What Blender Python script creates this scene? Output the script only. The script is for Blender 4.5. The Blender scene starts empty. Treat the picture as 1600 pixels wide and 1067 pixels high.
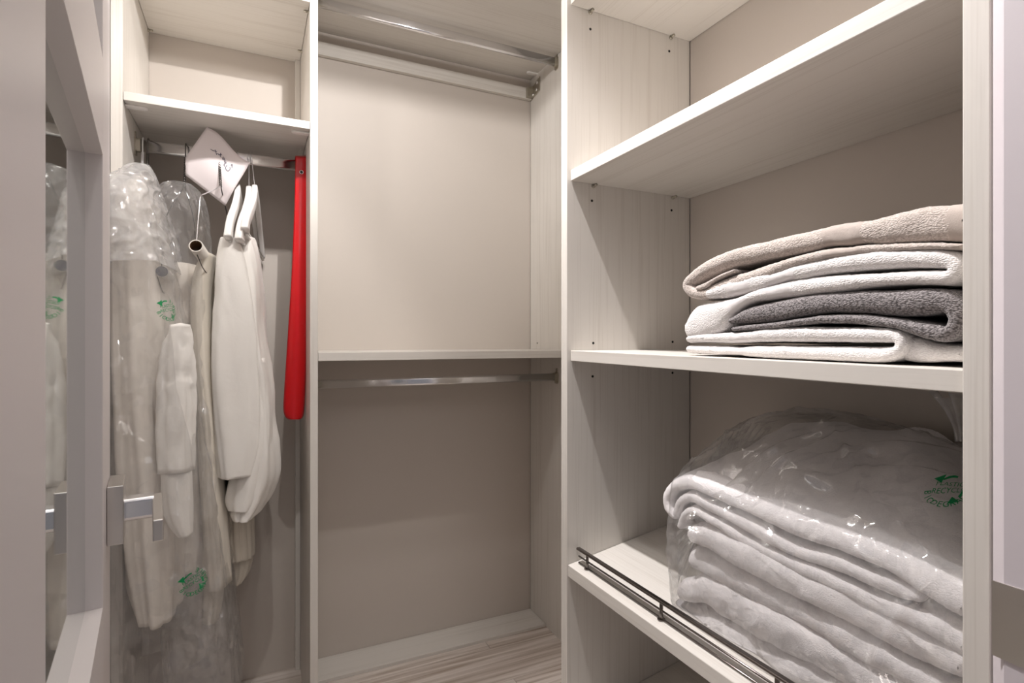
import bpy, bmesh, math, random
from mathutils import Vector, noise
random.seed(7)
S = bpy.context.scene
COL = S.collection
H = 1.128                       # camera height above the floor
F_PX, YAW = 849.0, math.radians(25.41)
SY, CY = math.sin(YAW), math.cos(YAW)

# ------------------------------------------------------------------ camera, light, exposure
cam = bpy.data.cameras.new('camera'); co = bpy.data.objects.new('camera', cam); COL.objects.link(co)
co.location = (0, 0, H); co.rotation_euler = (math.pi / 2, 0, -YAW)
cam.sensor_width = 36.0; cam.lens = 36.0 * F_PX / 1600.0; cam.clip_start = .02
S.camera = co
W = bpy.data.worlds.new('hallway_daylight'); S.world = W; W.use_nodes = True
bg = W.node_tree.nodes['Background']; bg.inputs[0].default_value = (.97, .94, 1, 1); bg.inputs[1].default_value = .16

def spot(name, loc, watts, col, angle=150, radius=.035, blend=.35, aim=(0, 0, -1)):
    l = bpy.data.lights.new(name, 'SPOT'); l.energy = watts; l.color = col
    l.spot_size = math.radians(angle); l.spot_blend = blend; l.shadow_soft_size = radius
    o = bpy.data.objects.new(name, l); COL.objects.link(o); o.location = loc
    o.rotation_euler = Vector(aim).to_track_quat('-Z', 'Y').to_euler()
    return o
# unseen spots, most of them added fill, with an added bulb and hall fill
spot('unseen_spot', (-.05, 1.36, H + 1.2), 4, (1, .965, .94), 168, .02)  # unseen lamp placed to match the shadow on the left side panel
spot('unseen_spot', (.24, 1.02, H + 1.117), 23, (1, .975, .96), 94, .007, .45, (.10, 1.0, -.24))  # added spot, cone shaped to light the upper back and spare the lower
spot('unseen_spot', (.25, 1.0, H + 1.24), 84, (1, .965, .965), 66, .012, .6, (.50, -.42, -1.5))  # added spot, narrowed to brighten the bag and the right shelves
spot('unseen_spot', (.10, .88, H + 1.2), 19, (1, .97, .95), 66, .014, .5, (-.30, .86, -1.15))  # added fill spot that brightens the hanging clothes
bl_ = bpy.data.lights.new('fill_bulb', 'POINT'); bl_.energy = 9; bl_.color = (1, .975, .96); bl_.shadow_soft_size = .03
bo_ = bpy.data.objects.new('fill_bulb', bl_); COL.objects.link(bo_); bo_.location = (.22, 1.075, H + 1.07)  # added bulb, fills the edges that the spot cones miss
spot('hall_fill_spot', (.22, -.38, H + 1.32), 6, (1, .96, .95), 120)  # unseen spot added to brighten the bag and the door
hl = bpy.data.lights.new('hall_fill_panel', 'AREA'); hl.energy = 4; hl.color = (1, .96, .95); hl.shape = 'RECTANGLE'; hl.size = 1.2; hl.size_y = .9
ho = bpy.data.objects.new('hall_fill_panel', hl); COL.objects.link(ho); ho.location = (.2, -1.1, H + 1.2)  # unseen area light added as soft fill through the doorway
ho.rotation_euler = (math.radians(55), 0, 0)
vs = S.view_settings; vs.view_transform = 'Standard'; vs.look = 'None'; vs.exposure = 0.30; vs.gamma = 1.0; vs.use_curve_mapping = False
S.cycles.transparent_max_bounces = 32; S.cycles.max_bounces = 10; S.cycles.diffuse_bounces = 4

# ------------------------------------------------------------------ helpers
def ray(px, py):
    u = (px - 800) / F_PX
    return Vector((SY + CY * u, CY - SY * u, (533.5 - py) / F_PX))
def at(px, py, X=None, Y=None, Z=None):
    """the point of the room that lies at X, Y or Z on the line of sight through a place in the photograph"""
    r = ray(px, py)
    t = X / r.x if X is not None else Y / r.y if Y is not None else Z / r.z
    p = r * t
    return Vector((p.x, p.y, p.z + H))

def srgb(r, g, b):
    f = lambda c: (c / 255 / 12.92) if c <= 10.3 else ((c / 255 + .055) / 1.055) ** 2.4
    return (f(r), f(g), f(b), 1)

def new_mat(name):
    m = bpy.data.materials.new(name); m.use_nodes = True
    nt = m.node_tree; b = nt.nodes['Principled BSDF']
    return m, nt, b
def N(nt, kind, **kw):
    n = nt.nodes.new(kind)
    for k, v in kw.items(): setattr(n, k, v)
    return n
def plain(name, col, rough=.5, metal=0.0, spec=.5, bump=0, bscale=200, coat=0):
    m, nt, b = new_mat(name)
    b.inputs['Base Color'].default_value = col; b.inputs['Roughness'].default_value = rough
    b.inputs['Metallic'].default_value = metal; b.inputs['Specular IOR Level'].default_value = spec
    b.inputs['Coat Weight'].default_value = coat
    if bump:
        tc = N(nt, 'ShaderNodeTexCoord'); n = N(nt, 'ShaderNodeTexNoise'); n.inputs['Scale'].default_value = bscale; n.inputs['Detail'].default_value = 4
        bm = N(nt, 'ShaderNodeBump'); bm.inputs['Strength'].default_value = bump; bm.inputs['Distance'].default_value = .002
        nt.links.new(tc.outputs['Object'], n.inputs['Vector']); nt.links.new(n.outputs['Fac'], bm.inputs['Height']); nt.links.new(bm.outputs['Normal'], b.inputs['Normal'])
    return m
def laminate(name, axis, base, dark, rough=.42):
    """pale woodgrain laminate, the grain running along one axis"""
    m, nt, b = new_mat(name)
    tc = N(nt, 'ShaderNodeTexCoord'); mp = N(nt, 'ShaderNodeMapping')
    sc = [260, 260, 260]; sc[axis] = 5; mp.inputs['Scale'].default_value = sc
    n1 = N(nt, 'ShaderNodeTexNoise'); n1.inputs['Scale'].default_value = 1; n1.inputs['Detail'].default_value = 3
    mp2 = N(nt, 'ShaderNodeMapping'); s2 = [60, 60, 60]; s2[axis] = 1.2; mp2.inputs['Scale'].default_value = s2
    n2 = N(nt, 'ShaderNodeTexNoise'); n2.inputs['Scale'].default_value = 1; n2.inputs['Detail'].default_value = 2
    ad = N(nt, 'ShaderNodeMath', operation='ADD'); cr = N(nt, 'ShaderNodeValToRGB')
    cr.color_ramp.elements[0].position = .7; cr.color_ramp.elements[0].color = dark
    cr.color_ramp.elements[1].position = 1.25 if False else 1.0; cr.color_ramp.elements[1].color = base
    L = nt.links.new
    L(tc.outputs['Object'], mp.inputs['Vector']); L(mp.outputs[0], n1.inputs['Vector']); L(tc.outputs['Object'], mp2.inputs['Vector']); L(mp2.outputs[0], n2.inputs['Vector'])
    L(n1.outputs['Fac'], ad.inputs[0]); L(n2.outputs['Fac'], ad.inputs[1]); L(ad.outputs[0], cr.inputs['Fac']); L(cr.outputs['Color'], b.inputs['Base Color'])
    b.inputs['Roughness'].default_value = rough; b.inputs['Specular IOR Level'].default_value = .35
    bm = N(nt, 'ShaderNodeBump'); bm.inputs['Strength'].default_value = .12; bm.inputs['Distance'].default_value = .0006
    L(n1.outputs['Fac'], bm.inputs['Height']); L(bm.outputs['Normal'], b.inputs['Normal'])
    return m
LB, LD = srgb(220, 215, 208), srgb(210, 204, 196)
LAM = [laminate('pale_woodgrain_laminate_%s' % a, i, LB, LD) for i, a in enumerate(('across', 'deep', 'upright'))]
BACK = plain('beige_backboard', srgb(201, 192, 183), .55, bump=.05, bscale=120)
PAINT = plain('white_paint', srgb(208, 200, 204), .5, bump=.03, bscale=300)
WALLP = plain('wall_paint', srgb(226, 221, 216), .6)
DOORP = plain('door_white_paint', srgb(228, 221, 220), .38, bump=.02, bscale=260)
CHROME = plain('polished_chrome', (.88, .88, .90, 1), .2, 1.0)
SATIN = plain('satin_nickel', (.68, .65, .62, 1), .3, 1.0, bump=.05, bscale=500)
STEEL = plain('dark_steel_wire', (.13, .12, .11, 1), .3, .9)
GALV = plain('zinc_steel', (.5, .47, .4, 1), .35, 1.0)
GUNM = plain('fence_rail_metal', (.2, .18, .17, 1), .22, 1.0)
BLACK = plain('dark_hole', (.01, .009, .008, 1), .8)
WPLAST = plain('white_plastic', srgb(238, 234, 230), .35)
WWIRE = plain('white_coated_wire', srgb(232, 230, 230), .35)
CARD = plain('white_cardboard', srgb(226, 219, 210), .8, bump=.05)
CARDIN = plain('brown_cardboard_inside', srgb(95, 68, 45), .9)
PAPER = plain('note_paper', srgb(232, 222, 222), .75)
INK = plain('blue_grey_ink', srgb(90, 88, 110), .6)
RED = plain('red_plastic', srgb(200, 0, 14), .28, coat=.4)
REDIN = plain('dark_plug', srgb(40, 36, 34), .5)
GREEN = plain('green_print', srgb(0, 140, 80), .5)
DKTUBE = plain('dark_tube_end', srgb(70, 70, 82), .6)
SEAM = plain('dark_joint', srgb(60, 50, 40), .9)

def fabric(name, col, scale=900, bump=.25, sheen=.2):
    m, nt, b = new_mat(name)
    tc = N(nt, 'ShaderNodeTexCoord'); n = N(nt, 'ShaderNodeTexNoise'); n.inputs['Scale'].default_value = scale; n.inputs['Detail'].default_value = 3
    n2 = N(nt, 'ShaderNodeTexNoise'); n2.inputs['Scale'].default_value = 22; n2.inputs['Detail'].default_value = 4; n2.inputs['Distortion'].default_value = .4
    b1 = N(nt, 'ShaderNodeBump'); b1.inputs['Strength'].default_value = bump; b1.inputs['Distance'].default_value = .001
    b2 = N(nt, 'ShaderNodeBump'); b2.inputs['Strength'].default_value = .35; b2.inputs['Distance'].default_value = .006
    L = nt.links.new
    L(tc.outputs['Object'], n.inputs['Vector']); L(tc.outputs['Object'], n2.inputs['Vector'])
    L(n.outputs['Fac'], b1.inputs['Height']); L(n2.outputs['Fac'], b2.inputs['Height']); L(b2.outputs['Normal'], b1.inputs['Normal']); L(b1.outputs['Normal'], b.inputs['Normal'])
    b.inputs['Base Color'].default_value = col; b.inputs['Roughness'].default_value = .85; b.inputs['Sheen Weight'].default_value = sheen; b.inputs['Specular IOR Level'].default_value = .2
    return m
def terry(name, col, dark, scale=520, bump=.55, dist=.0016):
    """looped towelling: rows of small loops in relief"""
    m, nt, b = new_mat(name)
    L = nt.links.new
    tc = N(nt, 'ShaderNodeTexCoord'); mp = N(nt, 'ShaderNodeMapping'); mp.inputs['Scale'].default_value = (1, .62, 1.25)
    dn = N(nt, 'ShaderNodeTexNoise'); dn.inputs['Scale'].default_value = 90; dn.inputs['Detail'].default_value = 2
    mx = N(nt, 'ShaderNodeMixRGB'); mx.blend_type = 'LINEAR_LIGHT'; mx.inputs['Fac'].default_value = .0025
    v = N(nt, 'ShaderNodeTexVoronoi'); v.inputs['Scale'].default_value = scale
    n = N(nt, 'ShaderNodeTexNoise'); n.inputs['Scale'].default_value = 60; n.inputs['Detail'].default_value = 3
    L(tc.outputs['Object'], mp.inputs['Vector']); L(mp.outputs[0], mx.inputs[1]); L(tc.outputs['Object'], dn.inputs['Vector']); L(dn.outputs['Color'], mx.inputs[2])
    L(mx.outputs[0], v.inputs['Vector']); L(tc.outputs['Object'], n.inputs['Vector'])
    inv = N(nt, 'ShaderNodeMath', operation='SUBTRACT'); inv.inputs[0].default_value = 1.0; L(v.outputs['Distance'], inv.inputs[1])
    ad = N(nt, 'ShaderNodeMath', operation='ADD'); hf = N(nt, 'ShaderNodeMath', operation='MULTIPLY'); hf.inputs[1].default_value = .5; L(n.outputs['Fac'], hf.inputs[0]); L(inv.outputs[0], ad.inputs[0]); L(hf.outputs[0], ad.inputs[1])
    bm = N(nt, 'ShaderNodeBump'); bm.inputs['Strength'].default_value = bump; bm.inputs['Distance'].default_value = dist
    L(ad.outputs[0], bm.inputs['Height']); L(bm.outputs['Normal'], b.inputs['Normal'])
    cr = N(nt, 'ShaderNodeValToRGB'); cr.color_ramp.elements[0].position = .25; cr.color_ramp.elements[0].color = dark; cr.color_ramp.elements[1].position = .7; cr.color_ramp.elements[1].color = col
    L(inv.outputs[0], cr.inputs['Fac']); L(cr.outputs['Color'], b.inputs['Base Color'])
    b.inputs['Roughness'].default_value = .95; b.inputs['Sheen Weight'].default_value = .3; b.inputs['Specular IOR Level'].default_value = .1
    return m
TW_WHITE = terry('white_towelling', srgb(243, 239, 237), srgb(230, 225, 223))
TW_BEIGE = terry('beige_towelling', srgb(214, 203, 196), srgb(182, 170, 162))
TW_GREY = terry('grey_towelling', srgb(158, 152, 152), srgb(92, 87, 87), 520, .7)
TW_BAG = terry('soft_white_towelling', srgb(240, 236, 236), srgb(232, 227, 227), 600, .4, .0012)
BAND_W = fabric('white_woven_band', srgb(232, 227, 226))
BAND_B = fabric('beige_woven_band', srgb(190, 178, 170))
COTTON = fabric('white_cotton', srgb(240, 236, 230))
CREAM = fabric('cream_cotton', srgb(230, 222, 208))
ROBE = fabric('off_white_robe', srgb(228, 220, 210))

def film(name, haze_lo, haze_hi, gloss=.5, scale=9, facet=22, tilt=.9, col=(.95, .94, .94, 1)):
    """thin clear plastic film: mostly see-through, a little milky where creased, with sharp highlights"""
    m = bpy.data.materials.new(name); m.use_nodes = True; nt = m.node_tree; nt.nodes.clear(); L = nt.links.new
    out = N(nt, 'ShaderNodeOutputMaterial'); tr = N(nt, 'ShaderNodeBsdfTransparent'); tr.inputs[0].default_value = (.985, .985, .985, 1)
    df = N(nt, 'ShaderNodeBsdfDiffuse'); df.inputs[0].default_value = col
    tl = N(nt, 'ShaderNodeBsdfTranslucent'); tl.inputs[0].default_value = col
    dm = N(nt, 'ShaderNodeMixShader'); dm.inputs[0].default_value = .4; L(df.outputs[0], dm.inputs[1]); L(tl.outputs[0], dm.inputs[2])
    gl = N(nt, 'ShaderNodeBsdfGlossy'); gl.inputs['Roughness'].default_value = .085
    tc = N(nt, 'ShaderNodeTexCoord'); n = N(nt, 'ShaderNodeTexNoise'); n.inputs['Scale'].default_value = scale; n.inputs['Detail'].default_value = 5; n.inputs['Distortion'].default_value = 1.2
    mr = N(nt, 'ShaderNodeMapRange'); mr.inputs['From Min'].default_value = .35; mr.inputs['From Max'].default_value = .7; mr.inputs['To Min'].default_value = haze_lo; mr.inputs['To Max'].default_value = haze_hi
    L(tc.outputs['Object'], n.inputs['Vector']); L(n.outputs['Fac'], mr.inputs['Value'])
    m1 = N(nt, 'ShaderNodeMixShader'); L(mr.outputs[0], m1.inputs[0]); L(tr.outputs[0], m1.inputs[1]); L(dm.outputs[0], m1.inputs[2])
    # flat creased facets: every patch of the film tilts its own way
    dn = N(nt, 'ShaderNodeTexNoise'); dn.inputs['Scale'].default_value = 9; dn.inputs['Detail'].default_value = 2
    mx = N(nt, 'ShaderNodeMixRGB'); mx.blend_type = 'LINEAR_LIGHT'; mx.inputs['Fac'].default_value = .06
    vo = N(nt, 'ShaderNodeTexVoronoi', feature='SMOOTH_F1'); vo.inputs['Scale'].default_value = facet; vo.inputs['Smoothness'].default_value = .25
    L(tc.outputs['Object'], dn.inputs['Vector']); L(tc.outputs['Object'], mx.inputs[1]); L(dn.outputs['Color'], mx.inputs[2]); L(mx.outputs[0], vo.inputs['Vector'])
    sb = N(nt, 'ShaderNodeVectorMath', operation='SUBTRACT'); sb.inputs[1].default_value = (.5, .5, .5); L(vo.outputs['Color'], sb.inputs[0])
    sc_ = N(nt, 'ShaderNodeVectorMath', operation='SCALE'); sc_.inputs['Scale'].default_value = tilt; L(sb.outputs[0], sc_.inputs[0])
    ge = N(nt, 'ShaderNodeNewGeometry'); av = N(nt, 'ShaderNodeVectorMath', operation='ADD'); L(ge.outputs['Normal'], av.inputs[0]); L(sc_.outputs[0], av.inputs[1])
    bm = N(nt, 'ShaderNodeVectorMath', operation='NORMALIZE'); L(av.outputs[0], bm.inputs[0]); L(bm.outputs[0], gl.inputs['Normal'])
    lw = N(nt, 'ShaderNodeLayerWeight'); lw.inputs['Blend'].default_value = .5; pw_ = N(nt, 'ShaderNodeMath', operation='POWER'); pw_.inputs[1].default_value = 3.5; L(lw.outputs['Facing'], pw_.inputs[0])
    ml = N(nt, 'ShaderNodeMath', operation='MULTIPLY_ADD'); ml.inputs[1].default_value = .22 * gloss; ml.inputs[2].default_value = .06 * gloss; L(pw_.outputs[0], ml.inputs[0])
    m2 = N(nt, 'ShaderNodeMixShader'); L(ml.outputs[0], m2.inputs[0]); L(m1.outputs[0], m2.inputs[1]); L(gl.outputs[0], m2.inputs[2])
    L(m2.outputs[0], out.inputs['Surface'])
    return m
FILM_G = film('garment_cover_film', .09, .22, 1.6, 5, 34, 1.3)
FILM_W = film('crumpled_cover_film', .34, .6, 2.2, 14, 60, 1.6)
FILM_B = film('towel_bag_film', .07, .26, 2.4, 8, 30, 1.0)

def thing(name, label, cat, loc, group=None, kind=None):
    o = bpy.data.objects.new(name, None); COL.objects.link(o); o.location = loc
    o.empty_display_size = .05
    if label: o['label'] = label
    if cat: o['category'] = cat
    if group: o['group'] = group
    if kind: o['kind'] = kind
    return o
def world_loc(o):
    v = Vector((0, 0, 0))
    while o: v += Vector(o.location); o = o.parent
    return v
def put(name, verts, faces, mat, parent=None, smooth=False, label=None, base=None, mats=None, midx=None):
    """one mesh object from room coordinates, kept relative to its parent (or to base)"""
    off = world_loc(parent) if parent else Vector(base or (0, 0, 0))
    me = bpy.data.meshes.new(name); me.from_pydata([tuple(Vector(v) - off) for v in verts], [], faces)
    for mm in ([mat] if not mats else mats): me.materials.append(mm)
    if midx: me.polygons.foreach_set('material_index', midx)
    if smooth: me.polygons.foreach_set('use_smooth', [True] * len(me.polygons))
    me.validate(); me.update()
    o = bpy.data.objects.new(name, me); COL.objects.link(o)
    if parent: o.parent = parent
    else: o.location = off
    if label: o['label'] = label
    return o
def tag(o, label=None, cat=None, group=None, kind=None):
    for k, v in (('label', label), ('category', cat), ('group', group), ('kind', kind)):
        if v: o[k] = v
    return o
def bevelled(bm, w, seg=2):
    bmesh.ops.bevel(bm, geom=list(bm.edges), offset=w, segments=seg, affect='EDGES', profile=.5)
def from_bm(name, bm, mat, parent=None, smooth=False, label=None, base=None):
    bm.verts.index_update()
    v = [x.co.copy() for x in bm.verts]; f = [[y.index for y in x.verts] for x in bm.faces]; bm.free()
    return put(name, v, f, mat, parent, smooth, label, base)
def hexa(name, c8, mat, parent=None, bev=.0012, label=None, base=None):
    """board from 8 corners: bottom loop then top loop"""
    bm = bmesh.new(); vs = [bm.verts.new(c) for c in c8]
    for f in ((3, 2, 1, 0), (4, 5, 6, 7), (0, 1, 5, 4), (1, 2, 6, 5), (2, 3, 7, 6), (3, 0, 4, 7)): bm.faces.new([vs[i] for i in f])
    bmesh.ops.recalc_face_normals(bm, faces=bm.faces)
    if bev: bevelled(bm, bev)
    return from_bm(name, bm, mat, parent, False, label, base)
def box(name, x, y, z, mat, parent=None, bev=.0012, label=None, base=None):
    """z is measured from the camera height, as all heights in this script"""
    (x0, x1), (y0, y1), (z0, z1) = x, y, (z[0] + H, z[1] + H)
    c = [(x0, y0, z0), (x1, y0, z0), (x1, y1, z0), (x0, y1, z0), (x0, y0, z1), (x1, y0, z1), (x1, y1, z1), (x0, y1, z1)]
    return hexa(name, c, mat, parent, bev, label, base)
def prism(name, poly, z, mat, parent=None, bev=.001, label=None, base=None):
    bm = bmesh.new(); lo = [bm.verts.new((p[0], p[1], z[0] + H)) for p in poly]; hi = [bm.verts.new((p[0], p[1], z[1] + H)) for p in poly]
    n = len(poly); bm.faces.new(lo[::-1]); bm.faces.new(hi)
    for i in range(n): bm.faces.new((lo[i], lo[(i + 1) % n], hi[(i + 1) % n], hi[i]))
    bmesh.ops.recalc_face_normals(bm, faces=bm.faces)
    if bev: bevelled(bm, bev)
    return from_bm(name, bm, mat, parent, False, label, base)
def spline(P, step=None, n=None, closed=False):
    """Catmull-Rom through tuples of any length"""
    P = [tuple(p) for p in P]; out = []
    m = len(P)
    for i in range(m - 1):
        p0 = P[max(i - 1, 0)]; p1 = P[i]; p2 = P[i + 1]; p3 = P[min(i + 2, m - 1)]
        k = n or max(1, int(math.dist(p1[:3], p2[:3]) / step))
        for j in range(k):
            t = j / k
            out.append(tuple(.5 * (2 * b + (c - a) * t + (2 * a - 5 * b + 4 * c - d) * t * t + (3 * b - a - 3 * c + d) * t ** 3) for a, b, c, d in zip(p0, p1, p2, p3)))
    out.append(P[-1])
    return out
def sweep(path, prof, up=(0, 0, 1), cap=True, scale=None):
    """verts, faces of a closed profile (list of (a, b)) carried along a path; a runs sideways, b along the frame's up"""
    path = [Vector(p[:3]) for p in path]; n = len(path); m = len(prof); V = []; Fc = []
    up = Vector(up)
    for i, p in enumerate(path):
        t = (path[min(i + 1, n - 1)] - path[max(i - 1, 0)]).normalized()
        s = t.cross(up)
        if s.length < 1e-4: s = t.cross(Vector((1, 0, 0)))
        s.normalize(); w = s.cross(t).normalized()
        k = scale[i] if scale else 1.0
        for a, b in prof: V.append(p + s * a * k + w * b * k)
    for i in range(n - 1):
        for j in range(m):
            Fc.append((i * m + j, i * m + (j + 1) % m, (i + 1) * m + (j + 1) % m, (i + 1) * m + j))
    if cap: Fc.append(tuple(range(m))[::-1]); Fc.append(tuple((n - 1) * m + j for j in range(m)))
    return V, Fc
def circ(r, n=8): return [(r * math.cos(2 * math.pi * i / n), r * math.sin(2 * math.pi * i / n)) for i in range(n)]
def rrect(w, h, r, k=3):
    out = []
    for cx, cy, a0 in ((w / 2 - r, h / 2 - r, 0), (-w / 2 + r, h / 2 - r, 90), (-w / 2 + r, -h / 2 + r, 180), (w / 2 - r, -h / 2 + r, 270)):
        for i in range(k + 1):
            a = math.radians(a0 + 90 * i / k); out.append((cx + r * math.cos(a), cy + r * math.sin(a)))
    return out
def tube(name, pts, r, mat, parent, n=8, step=.006, up=(0, 0, 1), label=None, base=None):
    path = spline(pts, step=step); V, Fc = sweep(path, circ(r, n), up)
    return put(name, V, Fc, mat, parent, True, label, base)
def join(parts):
    V, Fc = [], []
    for v, f in parts:
        o = len(V); V += list(v); Fc += [tuple(i + o for i in q) for q in f]
    return V, Fc
def disc(c, nrm, r, depth, n=12):
    c = Vector(c); nrm = Vector(nrm).normalized()
    return sweep([c - nrm * depth / 2, c + nrm * depth / 2], circ(r, n), (0, 0, 1) if abs(nrm.z) < .9 else (1, 0, 0))

# ------------------------------------------------------------------ measures (heights from the camera)
XF, XSF, XRB = .6655, .675, 1.0445         # right unit: panel edge, shelf edge, backboard
YL, TP, YRE = 1.10, .0262, .3096           # its far side panel and thickness, inner face of near side panel
YM, YB = 1.642, 2.02                       # rear units: front edges and backboard
XL, XP0, XP1 = -.296, .1446, .1656         # left side panel face, divider
ZT, ZF = 1.27, -1.128                      # ceiling, floor

# ------------------------------------------------------------------ room shell
def struct(o): o['kind'] = 'structure'; return o
struct(box('wall_back', (-.42, 1.2), (YB + .012, YB + .11), (ZF, ZT), WALLP, bev=0))
struct(box('wall_left', (-.46, -.325), (.10, YB + .012), (ZF, ZT), WALLP, bev=0))
struct(box('wall_right', (XRB + .021, XRB + .12), (.10, YB + .012), (ZF, ZT), WALLP, bev=0))
struct(box('ceiling', (-.46, 1.2), (.10, YB + .11), (ZT, ZT + .1), WALLP, bev=0))
# wall with the doorway (the camera stands in it): left pier, right pier, lintel
struct(box('wall_front', (.675, XRB + .02), (.13, .279), (ZF, ZT), PAINT, bev=0))
struct(box('wall_front_left', (-.325, -.135), (.13, .262), (ZF, ZT), PAINT, bev=0)).name = 'wall_left_pier'
struct(box('wall_front_lintel', (-.13, .674), (.13, .279), (.93, ZT), PAINT, bev=0)).name = 'wall_top'
t = thing('trim_1', None, None, (.66, .2, 0), kind='structure')
prism('jamb_board', [(.673, .128), (.645, .128), (.645, .2664), (.6465, .2684), (.6568, .2798), (.6600, .2807), (.673, .2807)], (ZF, .93), PAINT, t, bev=0)
# strike plate: flat on the jamb with a lip bent round its corner
zs0, zs1 = -.302, -.232
path = [(.6436, .14), (.6436, .2655), (.6446, .2683), (.6505, .2752), (.6553, .2803)]
half = [.036, .036, .0345, .029, .011]
V = []; Fc = []
secs = []
full = spline([(a, b, h) for (a, b), h in zip(path, half)], n=6)
zc = -.2665
for a, b, h in full:
    for sgn, dx in ((-1, 0), (1, 0), (1, .0016), (-1, .0016)): V.append((a + dx * .9 , b - dx * .3, zc + sgn * h + H))
for i in range(len(full) - 1):
    for j in range(4): Fc.append((i * 4 + j, i * 4 + (j + 1) % 4, i * 4 + 4 + (j + 1) % 4, i * 4 + 4 + j))
Fc.append((0, 1, 2, 3)); k = (len(full) - 1) * 4; Fc.append((k + 3, k + 2, k + 1, k))
put('strike_plate', V, Fc, SATIN, t, label='satin nickel latch strike plate with a bent lip')

# floor of wood planks
m, nt, b = new_mat('whitewashed_plank'); L = nt.links.new
tc = N(nt, 'ShaderNodeTexCoord'); mp = N(nt, 'ShaderNodeMapping'); mp.inputs['Scale'].default_value = (1.6, 42, 42)
n1 = N(nt, 'ShaderNodeTexNoise'); n1.inputs['Scale'].default_value = 1; n1.inputs['Detail'].default_value = 6; n1.inputs['Distortion'].default_value = .9
oi = N(nt, 'ShaderNodeObjectInfo'); vm = N(nt, 'ShaderNodeVectorMath', operation='ADD'); L(tc.outputs['Object'], vm.inputs[0]); L(oi.outputs['Random'], vm.inputs[1])
L(vm.outputs[0], mp.inputs['Vector']); L(mp.outputs[0], n1.inputs['Vector'])
cr = N(nt, 'ShaderNodeValToRGB'); e = cr.color_ramp.elements; e[0].position = .32; e[0].color = srgb(168, 150, 134); e[1].position = .62; e[1].color = srgb(226, 216, 208)
L(n1.outputs['Fac'], cr.inputs['Fac']); L(cr.outputs[0], b.inputs['Base Color']); b.inputs['Roughness'].default_value = .45
PLANK = m
fl = box('floor', (-.5, 1.2), (-1.6, YB + .1), (ZF - .1, ZF - .008), SEAM, bev=0); struct(fl)
pw = .2; row = 0; y = 1.64 - pw * 16
while y < YB:
    x0 = -.5 + (-.915 if row % 2 else -.35) ; 
    while x0 < 1.2:
        xa, xb = max(x0, -.5), min(x0 + 1.2 if False else x0 + 1.1, 1.2)
        if xb - xa > .02: box('plank', (xa + .0006, xb - .0006), (y + .0006, min(y + pw, YB + .012) - .0006), (ZF - .008, ZF), PLANK, fl, .0012)
        x0 += 1.1
    y += pw; row += 1

# ------------------------------------------------------------------ fittings shared by the cabinets
def shelf_pins(parent, pts, d):
    for p in pts:
        c = Vector(p); dv = Vector(d)
        V, Fc = join([disc(c + dv * .0015, d, .0052, .003, 12), disc(c + dv * .0075, d, .0032, .012, 10)])
        put('shelf_pin', V, Fc, GALV, parent, True)
def pin_holes(parent, pts, d):
    for p in pts:
        V, Fc = disc(p, d, .0031, .0008, 12); put('pin_hole', V, Fc, BLACK, parent)
def clip(parent, x, y, z, dx):
    """flat white plastic shelf clip under a board, rounded nose"""
    pr = []
    for i in range(9):
        a = math.pi * (i / 8 - .5); pr.append((.012 * math.cos(a) * 1.0, .009 * math.sin(a)))
    n = len(pr)
    poly = [(x + dx * .0, y - .009)] + [(x + dx * (.036 + p[0]), y + p[1]) for p in pr] + [(x, y + .009)]
    prism('shelf_clip', poly, (z - .0055, z), WPLAST, parent, .0008, label='small white plastic shelf clip')
def oval_rod(parent, xa, xb, y, z, h, w, label=None):
    V, Fc = sweep([(xa, y, z + H), (xb, y, z + H)], rrect(w, h, w * .46, 5), (0, 0, 1))
    r = put('hanging_rod', V, Fc, CHROME, parent, True, label='flat oval chrome rod')
    for x, s in ((xa, 1), (xb, -1)):
        # cup of the end bracket with its ear
        V, Fc = sweep([(x, y, z - .004 + H), (x + s * .003, y, z - .004 + H)], rrect(w + .012, h + .016, .008, 4), (0, 0, 1))
        V2, F2 = sweep([(x, y, z + H), (x + s * .013, y, z + H)], rrect(w + .004, h + .004, w * .45, 4), (0, 0, 1))
        V3, F3 = sweep([(x, y - .002, z + h / 2 + .008 + H), (x + s * .003, y - .002, z + h / 2 + .008 + H)], rrect(.011, .022, .005, 4), (0, 0, 1))
        put('rod_bracket', *join([(V, Fc), (V2, F2), (V3, F3)]), GALV, r, False, label='metal end bracket')
    return r

# ------------------------------------------------------------------ left hanging cabinet
cl = thing('closet_cabinet', 'narrow left closet cabinet with white clothes hanging from its chrome rod', 'cabinet', (-.08, YM, 0))
box('side_panel', (XL - .025, XL), (YM, YB), (ZF, ZT - .002), LAM[2], cl)
box('back_panel', (XL, XP0), (YB + .001, YB + .011), (ZF, ZT - .002), BACK, cl, 0)
box('corner_batten', (XP0 - .0165, XP0 - .0005), (YB - .02, YB + .0005), (ZF, .9655), LAM[2], cl)
box('shelf', (XL + .001, XP0 - .001), (YM + .002, YB), (.966, .988), LAM[0], cl)
box('shelf', (XL + .001, XP0 - .001), (YM + .002, YB), (.6045, .6262), LAM[0], cl)
shelf_pins(cl, [(XL, at(231, 32, X=XL).y, .9625 + H)], (1, 0, 0))
shelf_pins(cl, [(XP0, 1.69, .9625 + H), (XP0, 1.93, .9625 + H)], (-1, 0, 0))
clip(cl, XL, YM + .035, .6043, 1); clip(cl, XP0, YM + .035, .6043, -1)
RODY = 1.80
za, zb = at(230, 230, Y=RODY).z - H, at(450, 256, Y=RODY).z - H
RZ, RH = .5 * (za + zb), .034
oval_rod(cl, XL, XP0, RODY, RZ, RH, .015)

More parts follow.
